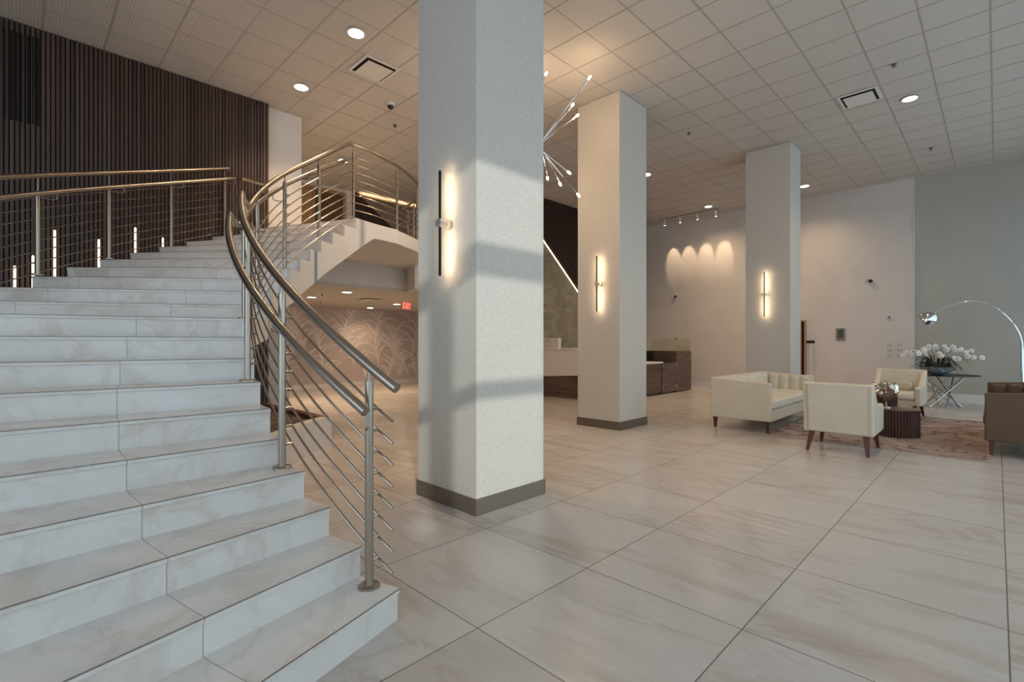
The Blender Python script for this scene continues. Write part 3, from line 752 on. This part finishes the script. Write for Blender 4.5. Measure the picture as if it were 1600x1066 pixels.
for px, py, d, e in ((925, 118, 6.8, 3), (905, 180, 7.3, 9), (905, 306, 6.9, 11), (700, 240, 6.6, 11), (760, 330, 7.4, 11), (790, 150, 7.2, 14)):
    lamp('POINT', 'chandelier_bulb_light', pt_at(px, py, d), e, (1, .70, .42), shadow_soft_size=.22)

# ================================================================== RECEPTION
t = thing('reception_desk', 'white and dark wood reception desk behind the middle pillar', 'desk', (-7.8, 10.1, 0))
MB().box(-8.7, 9.80, 0, -6.95, 10.5, .55).build('base', M['deskwood'], t, world=True)
f_ = MB(); z0, z1 = .50, .60
f_.hexa([(-8.75, 9.77, .50), (-6.9, 9.77, .61), (-6.9, 10.55, .61), (-8.75, 10.55, .50), (-8.75, 9.77, 1.21), (-6.9, 9.77, 1.21), (-6.9, 10.55, 1.21), (-8.75, 10.55, 1.21)])
f_.build('upper_panel', M['deskwhite'], t, world=True, bevel=.004)
MB().box(-8.75, 9.75, 1.21, -6.9, 10.55, 1.245).build('counter_top', M['deskwhite'], t, world=True, bevel=.004)
tag(MB().box(-8.56, 9.83, 1.245, -8.27, 9.93, 1.52).build('display_box', M['paper']), 'white printed box on the reception desk, against the nearest pillar edge', 'box')
tag(MB().box(-8.25, 9.83, 1.245, -8.03, 9.93, 1.515).build('display_box', M['paper']), 'white box on the reception desk, the right one of two', 'box')
for o in bpy.data.objects:
    if o.name.startswith('display_box'):
        bb = [v.co for v in o.data.vertices]; x0 = min(v.x for v in bb); x1 = max(v.x for v in bb)
        pr = MB()
        for q, zz in enumerate((1.46, 1.43, 1.40, 1.31)): pr.box(x0+.05, 9.826, zz, x1-.06-.02*(q % 2), 9.83, zz+.008)
        pr.build('print_lines', M['greyplastic'], o)
tag(MB().box(-7.9, 9.86, 1.245, -7.55, 10.08, 1.262).build('brochure_stack', M['paper'], bevel=.002), 'low stack of papers lying on the reception desk', 'papers')
# side cabinets
t = thing('side_counter', 'low dark wood counter with white top beside the middle pillar', 'cabinet', (-6.8, 11.6, 0))
MB().box(-7.1, 10.6, .06, -6.44, 12.26, .84).build('body', M['deskwood'], t, world=True, bevel=.003)
MB().box(-7.1, 10.6, 0, -6.48, 12.26, .06).build('kick', M['black'], t, world=True)
MB().box(-7.12, 10.58, .84, -6.40, 12.28, .885).build('counter_top', M['deskwhite'], t, world=True, bevel=.004)
t = thing('gate_cabinet', 'short dark wood gate panel between the low counter and the tall cabinet', 'cabinet', (-6.6, 12.7, 0))
gd = MB().box(-6.50, 12.29, .035, -6.43, 13.09, .842).build('door', M['deskwood'], t, world=True, bevel=.003)
for zz in (.14, .72): MB().cyl((-6.425, 12.30, zz), (-6.425, 12.30, zz+.09), .012, 10).cyl((-6.425, 13.09, zz), (-6.425, 13.09, zz+.09), .012, 10).build('hinge', M['chrome'], gd, world=True)
MB().box(-7.0, 12.29, 0, -6.54, 13.09, .03).build('sill', M['black'], t, world=True)
t = thing('back_counter', 'black-fronted raised counter behind the gate panel', 'cabinet', (-7.3, 12, 0))
MB().box(-7.75, 10.9, 0, -7.14, 13.09, 1.16).build('body', newmat('black laminate', (28, 20, 18), .4), t, world=True, bevel=.003)
t = thing('tall_cabinet', 'tall dark wood end cabinet by the back wall', 'cabinet', (-6.9, 13.6, 0))
MB().box(-7.75, 13.1, .02, -6.43, 14.04, 1.16).build('body', M['deskwood'], t, world=True, bevel=.003)
MB().box(-7.7, 13.13, 0, -6.48, 14.0, .02).build('kick', M['black'], t, world=True)
t = thing('display_case', 'glass display case on top of the dark cabinets', 'display case', (-7.1, 12.5, 1.16))
MB().box(-6.46, 13.11, 1.162, -6.45, 14.03, 1.53).box(-7.7, 14.02, 1.162, -6.46, 14.03, 1.53).build('side_glass', M['caseglass'], t, world=True)
MB().box(-7.16, 10.95, 1.162, -7.15, 13.09, 1.53).build('front_glass', M['caseglass'], t, world=True)
MB().box(-6.47, 13.09, 1.50, -6.44, 13.12, 1.535).build('corner_clip', M['blackmetal'], t, world=True)
t = thing('serving_tray', 'low brown tray with dark shapes inside the glass display case', 'tray', (-7.45, 12.35, 1.16))
MB().box(-.12, -.55, 0, .12, .55, .03).build('tray', M['pastry'], t, bevel=.01)
MB().puff((0, -.25, .065), (.2, .42, .1), .6, .6).puff((0, .25, .065), (.2, .42, .1), .6, .6).build('contents', M['pastry'], t)['kind'] = 'stuff'

# ================================================================== WALL ITEMS (north wall)
t = thing('keypad_panel', 'grey metal call panel on the pale wall right of the furthest pillar', 'panel', (-2.95, 15.4, 1.62))
MB().box(-.1, -.03, -.16, .1, 0, .16).build('plate', M['greyplastic'], t, bevel=.004)
MB().box(-.055, -.034, -.09, .055, -.028, .12).build('screen', newmat('dark olive screen', (74, 76, 66), .3), t)
t = thing('wall_sensor', 'small white square sensor above the switch plates', 'sensor', (-1.9, 15.4, 2.03))
MB().box(-.055, -.03, -.055, .055, 0, .055).build('housing', M['plastic'], t, bevel=.006)
MB().box(-.045, -.034, -.035, .015, -.028, .035).build('window', M['greyplastic'], t)
rows = ('top', 'middle', 'bottom')
for ci, x in enumerate((-1.915, -1.715)):
    for ri, z in enumerate((1.345, 1.21, 1.075)):
        t = thing('switch_plate', '%s switch plate in the %s column on the pale wall above the armchair' % (rows[ri], ('left', 'right')[ci]), 'switch', (x, 15.4, z), 0, 'switch plates on the pale wall')
        # plate and rockers
        MB().box(-.062, -.008, -.055, .062, 0, .055).build('plate', M['plastic'], t, bevel=.003)
        MB().box(-.05, -.010, -.043, -.006, -.007, .043).box(.006, -.010, -.043, .05, -.007, .043).build('rocker', newmat('ivory rocker', (176, 172, 166), .4), t)
# door edge beside far pillar
d = MB().box(-3.93, 15.33, 0, -3.86, 15.40, 2.02).box(-3.80, 15.33, 0, -3.765, 15.40, 2.02).box(-3.86, 15.33, 1.98, -3.80, 15.40, 2.02).build('door_2', M['doorwood'], kind='structure')
MB().box(-3.86, 15.385, 0, -3.80, 15.398, 1.98).build('opening', M['void'], d)
t = thing('hand_dispenser', 'black-topped slim white stand against the pale wall behind the sofa', 'dispenser', (-3.62, 15.25, 0))
MB().cyl((0, 0, 0), (0, 0, .015), .1, 20).cyl((0, 0, 0), (0, 0, 1.38), .018, 12).build('pole', M['plastic'], t)
MB().box(-.1, -.05, 1.38, .1, .05, 1.46).build('head', M['black'], t, bevel=.02)

# ================================================================== SEATING
tag(MB().box(-2.56, 7.95, 0, -.05, 12.0, .012).build('area_rug', M['rug']), 'faded pinkish rug with dark worn specks under the seating', 'rug')
def tapered_leg(mb, x, y, z, top, bot, dx=0, dy=0, z0=0):
    mb.hexa([(x+dx-bot, y+dy-bot, z0), (x+dx+bot, y+dy-bot, z0), (x+dx+bot, y+dy+bot, z0), (x+dx-bot, y+dy+bot, z0),
             (x-top, y-top, z), (x+top, y-top, z), (x+top, y+top, z), (x-top, y+top, z)])
    return mb
def channels(mb, p0, p1, n, zb, ztf, depth, normal):
    """row of vertical padded channels from p0 to p1 (xy), bulging along normal"""
    N = 10; rows = []
    u = Vector((p1[0]-p0[0], p1[1]-p0[1])); nn = Vector(normal)
    for c in range(n):
        base = []
        for k in range(9):
            z_t = k/8
            row = []
            for j in range(N+1):
                s = (c+j/N)/n; b = math.sin(PI*j/N)**.55 if 0 < j < N else 0
                e = 1 if z_t < .9 else math.sqrt(max(0, 1-((z_t-.9)/.1)**2))
                z = zb+(ztf(s)-zb)*z_t
                q = Vector(p0)+u*s+nn*(depth*b*max(e, .0)-.01*(1-e))
                row.append((q.x, q.y, z))
            base.append(row)
        mb.grid(base)
    return mb
def sofa(label, x, y, rz, L, mat, seat, n_ch):
    # local: front +x, length y, origin floor centre
    t = thing('sofa', label, 'sofa', (x, y, 0), rz, 'channel tufted sofas')
    D = .92; zb = .185; zbk = .83; zfr = .775
    x0, x1 = -D/2, D/2
    for sy in (-1, 1):
        ya, yb2 = sorted((sy*L/2, sy*(L/2-.09)))
        a = MB().hexa([(x0, ya, zb), (x1, ya, zb), (x1, yb2, zb), (x0, yb2, zb), (x0, ya, zbk), (x1, ya, zfr), (x1, yb2, zfr), (x0, yb2, zbk)]).build('arm', mat, t, bevel=.016, seg=3)
        channels(MB(), (x0+.15, sy*(L/2-.09)), (x1-.03, sy*(L/2-.09)), 4, .44, lambda s: zbk-.012-(zbk-zfr)*(.15+s*.8), .035, (0, -sy)).build('channel_pads', mat, a)
    b = MB().box(x0, -L/2+.09, zb, x0+.12, L/2-.09, zbk).build('backrest', mat, t, bevel=.014, seg=3)
    channels(MB(), (x0+.12, -L/2+.1), (x0+.12, L/2-.1), n_ch, .44, lambda s: zbk-.012, .045, (1, 0)).build('channel_pads', mat, b)
    MB().box(x0+.12, -L/2+.09, zb, x1, L/2-.09, .36).build('seat_base', mat, t, bevel=.012)
    w = (L-.18)/2
    for i in (0, 1):
        yc = -L/2+.09+w*(i+.5)
        MB().puff(((x0+.13+x1+.02)/2, yc, .435), (x1+.02-x0-.13, w*1.0, .16), .32, .14, 12, 40).build('seat_cushion', seat, t)
    for sx in (-1, 1):
        for sy in (-1, 1):
            tapered_leg(MB(), sx*(D/2-.06), sy*(L/2-.06), zb+.002, .028, .016, z0=.0125).build('leg', M['legwood'], t)
    return t
sofa('cream leather tuxedo sofa left of the drum tables, its arm end to the viewer', -2.91, 9.32, 0, 2.5, M['cream'], M['creamseat'], 12)
s2 = sofa('brown taupe channel-back sofa cut by the right edge of the view', .35, 9.62, PI, 2.4, M['tan'], M['tan'], 11)
def armchair(label, x, y, rz, pillow):
    # local: front +y
    t = thing('armchair', label, 'armchair', (x, y, 0), rz, 'cream armchairs')
    W = .76
    bk = MB(); rows = []
    # back shell with wings: outer outline from rear view
    def top(u): return .885-.02*u*u
    zb = .245
    bk.hexa([(-W/2+.02, -.36, zb), (W/2-.02, -.36, zb), (W/2-.02, -.24, zb), (-W/2+.02, -.24, zb), (-W/2, -.42, .88), (W/2, -.42, .88), (W/2, -.33, .89), (-W/2, -.33, .89)])
    b = bk.build('backrest', M['cream'], t, bevel=.022, seg=3)
    for sx in (-1, 1):
        xa, xb = sorted((sx*W/2, sx*(W/2-.085)))
        prof = [(-.36, zb), (.34, zb+.01), (.37, .58), (.30, .605), (.02, .60), (-.10, .64), (-.20, .74), (-.28, .86), (-.34, .885), (-.42, .88)]
        m = MB(); i = len(m.v); n = len(prof)
        m.v += [(xa, y_, z_) for y_, z_ in prof]+[(xb, y_, z_) for y_, z_ in prof]
        m.face(list(range(n))); m.face([n+k for k in range(n)][::-1])
        for k in range(n): m.face([k, (k+1) % n, n+(k+1) % n, n+k])
        m.build('arm', M['cream'], t, bevel=.02, seg=3)
    MB().box(-W/2+.085, -.28, zb+.01, W/2-.085, .33, .36).build('seat_base', M['cream'], t, bevel=.012)
    MB().puff((0, .06, .43), (W-.16, .62, .15), .35, .16, 12, 36).build('seat_cushion', M['creamseat'], t)
    if pillow: MB().puff((0.02, -.13, .585), (.46, .16, .2), .7, .35, 14, 28).build('lumbar_pillow', M['pillowm'], t)
    for sx in (-1, 1):
        tapered_leg(MB(), sx*.29, -.30, zb+.01, .032, .016, sx*.035, -.10, z0=.0125 if pillow else 0).build('leg', M['legwood'], t)
        tapered_leg(MB(), sx*.29, .27, zb+.012, .032, .016, sx*.035, .05, z0=.0125).build('leg', M['legwood'], t)
    return t
armchair('cream armchair in front, turned with its smooth back to the viewer', -1.44, 7.68, 0, False)
armchair('cream armchair at the back with a small lumbar pillow, facing the viewer', -1.33, 11.66, PI*.985, True)
def drum(x, y, r, h, label):
    t = thing('drum_table', label, 'side table', (x, y, .012), 0, 'fluted drum tables')
    m = MB(); n = 44; N = n*6; prof = []
    pts = []
    for j in range(N):
        a = 2*PI*j/N; ph = (j % 6)/6; rr = r-.012+.012*math.sin(PI*ph)**.6 if ph > 0 else r-.014
        pts.append((rr*math.cos(a), rr*math.sin(a)))
    m.prism(pts, 0, h-.025).build('fluted_body', M['drumwood'], t)
    MB().lathe([(r-.01, h-.025), (r+.004, h-.02), (r+.004, h-.004), (r, h)], (0, 0, 0), 48).build('top', M['drumtop'], t)
drum(-1.07, 9.30, .275, .405, 'lower and nearer fluted drum table, dark brown')
drum(-1.37, 9.86, .245, .56, 'taller fluted drum table behind the lower one')
# crumpled silver sculpture
t = thing('metal_sculpture', 'crinkled silver flower-like sculpture on the lower drum table', 'sculpture', (-1.19, 9.24, .417))
MB().lathe([(.055, 0), (.05, .012), (.014, .02), (.012, .10)], (0, 0, 0), 20).build('foot', M['silver'], t)
sc = MB(); random.seed(3); rows = []
nu, nv = 13, 22
for i in range(nu+1):
    v = i/nu; row = []
    for j in range(nv+1):
        u = 2*PI*j/nv
        R = .02+.115*math.sin(min(1, v*1.15)*PI*.62)*(1+.22*math.sin(3*u+v*5))+.03*v*math.sin(7*u+2)
        rnd = random.Random(i*97+(j % nv)); R += rnd.uniform(-.012, .012)*(v > .1)
        z = .09+v*.27+.045*v*math.sin(4*u+1)+rnd.uniform(-.012, .012)*v
        row.append((R*math.cos(u), R*math.sin(u), z))
    rows.append(row)
o = sc.grid(rows, sm=False).build('crinkled_bowl', M['silver'], t); s_m = o.modifiers.new('s', 'SOLIDIFY'); s_m.thickness = .004
pet = MB()
for k in range(7):
    u = k*2*PI/7; c, s = math.cos(u), math.sin(u)
    pet.grid([[(c*(.02+.015*a)-s*b*.04, s*(.02+.015*a)+c*b*.04, .2+.03*a+.01*abs(b)) for b in (-1, 0, 1)] for a in (0, 1, 2, 3, 4, 5)], sm=False)
o = pet.build('inner_petals', M['silver'], t); o.modifiers.new('s', 'SOLIDIFY').thickness = .004

# ---------------------------------------------------------------- glass table with orchids
TX, TY, TZ = -.86, 14.25, .70
t = thing('glass_table', 'round glass table on crossed chrome rods by the grey wall', 'table', (TX, TY, 0))
MB().cyl((0, 0, TZ-.014), (0, 0, TZ), .63, 56).build('glass_top', M['tableglass'], t)
MB().tube([(0.631*math.cos(a*PI/24), .631*math.sin(a*PI/24), TZ-.007) for a in range(49)], .007, 6).build('glass_edge', M['blackmetal'], t)
for k in range(8):
    a = k*PI/4+.25; b = a+PI*.78
    MB().cyl((.34*math.cos(a), .34*math.sin(a), .006), (.42*math.cos(b), .42*math.sin(b), TZ-.016), .016, 12).build('leg', M['chrome'], t)
t = thing('orchid_arrangement', 'low bowl of white orchids on the glass table', 'plant', (-.93, 14.12, TZ))
MB().lathe([(.08, 0), (.10, .004), (.19, .04), (.27, .10), (.32, .17), (.315, .173), (.25, .12)], (0, 0, 0), 36).build('bowl', newmat('mirror glass bowl', (206, 216, 224), .16, .75), t)
MB().puff((0, 0, .17), (.5, .5, .12), .9, 1).build('moss', M['moss'], t)
lf = MB(); random.seed(5)
for k in range(60):
    a = random.uniform(0, 2*PI); L = random.uniform(.14, .32) if k % 5 else random.uniform(.35, .55); c, s = math.cos(a), math.sin(a); w_ = random.uniform(.012, .03)
    rise = random.uniform(.05, .3) if k % 4 else .14
    rows = []
    for i in range(7):
        q = i/6; rr = .1+L*q; z = .17+rise*math.sin(PI*q*.75)-.16*q*q; ww = w_*math.sin(PI*min(.97, q*.9+.1))
        rows.append([(c*rr-s*ww, s*rr+c*ww, z+.006), (c*rr, s*rr, z), (c*rr+s*ww, s*rr-c*ww, z+.006)])
    lf.grid(rows)
o = lf.build('leaves', M['leaf'], t, recalc=False); o['kind'] = 'stuff'
tw = MB()
for k in range(7): a = random.uniform(0, 6.28); tw.tube([(.05*math.cos(a), .05*math.sin(a), .18), (.13*math.cos(a), .13*math.sin(a), .42)], .006, 6)
tw.build('stakes', M['twig'], t)
def blossom(c, out, r):
    m = MB(); o = Vector(out).normalized(); u = o.orthogonal().normalized(); v = o.cross(u); C = Vector(c)
    for k in range(5):
        a = k*2*PI/5+.3; d = u*math.cos(a)+v*math.sin(a); e = o.cross(d); ww = .55 if k % 2 else .38
        rows = []
        for i in range(5):
            q = i/4; wd = r*ww*math.sin(PI*(q*.85+.1)); p = C+d*r*q+o*(.012*math.sin(PI*q)-.01*q)
            rows.append([tuple(p-e*wd-o*.004), tuple(p), tuple(p+e*wd-o*.004)])
        m.grid(rows)
    m.puff(tuple(C+o*.012), (.022, .022, .022), 1, 1, 5, 8, mi=1)
    return m
stems = MB(); fl = []
for k, (ex, ez, ey) in enumerate(((-.62, .42, -.1), (-.45, .50, .1), (-.25, .56, -.1), (-.02, .60, 0), (.18, .56, -.12), (.36, .56, .05), (.55, .50, -.05), (.70, .36, 0), (.10, .40, -.25), (.38, .34, -.2), (-.30, .44, -.2))):
    P = []
    for i in range(9):
        q = i/8; P.append((ex*q**1.3, ey*q, .17+(ez+.05-.17)*math.sin(PI*.5*min(1, q*1.35))-(.14*max(0, q-.6))))
    stems.tube(P, .0045, 6)
    for i in (5, 6, 7, 8):
        if i == 5 and k % 2: continue
        x, y, z = P[i]; fl.append((x+random.uniform(-.04, .04), y+random.uniform(-.05, .03), z+random.uniform(-.03, .04)))
stems.build('stems', M['stem'], t)
for c in fl: blossom(c, (random.uniform(-.4, .5), -1, random.uniform(-.1, .5)), random.uniform(.048, .062)).build('blossom', [M['petal'], M['orchidcore']], t, recalc=False)

# ---------------------------------------------------------------- arc lamp
AY = 11.9
t = thing('arc_floor_lamp', 'tall chrome arc lamp reaching over from behind the brown sofa', 'floor lamp', (.30, AY, 0))
MB().lathe([(.17, 0), (.17, .05), (.165, .06), (.02, .06)], (0, 0, 0), 36).build('base', M['marbleb'], t)
MB().cyl((0, 0, .05), (0, 0, 1.30), .022, 16).build('pole', M['chrome'], t)
arc = [(0, 1.25), (-.004, 1.40), (-.04, 1.57), (-.105, 1.72), (-.18, 1.84), (-.265, 1.95), (-.365, 2.045), (-.483, 2.11), (-.62, 2.135), (-.78, 2.11), (-.945, 2.051), (-1.07, 1.985)]
arc = smoothpts([(a, 0, b) for a, b in arc], 4)
MB().tube(arc, [.016-.009*i/(len(arc)-1) for i in range(len(arc))], 12).build('arc_arm', M['chrome'], t)
sh = MB(); rows = []
for i in range(10):
    q = i/9*PI/2; rows.append((.15*math.sin(q)+.001, .20*math.cos(q)))
sh.lathe(rows[::1]+[(.145, 0.002)]+[(.142*math.sin(PI/2*(1-i/8))+.001, .19*math.cos(PI/2*(1-i/8))) for i in range(9)], (0, 0, 0), 32)
o = sh.build('lamp_shade', M['chrome'], t); o.location = (-1.25, -.02, 1.80); o.rotation_euler = (math.radians(12), math.radians(50), 0)
MB().puff((0, 0, .03), (.07, .07, .09), 1, 1).build('bulb', M['plastic'], o)
MB().tube([(-1.06, 0, 1.99), (-1.13, -.01, 1.945)], .016, 10).build('shade_joint', M['chrome'], t)
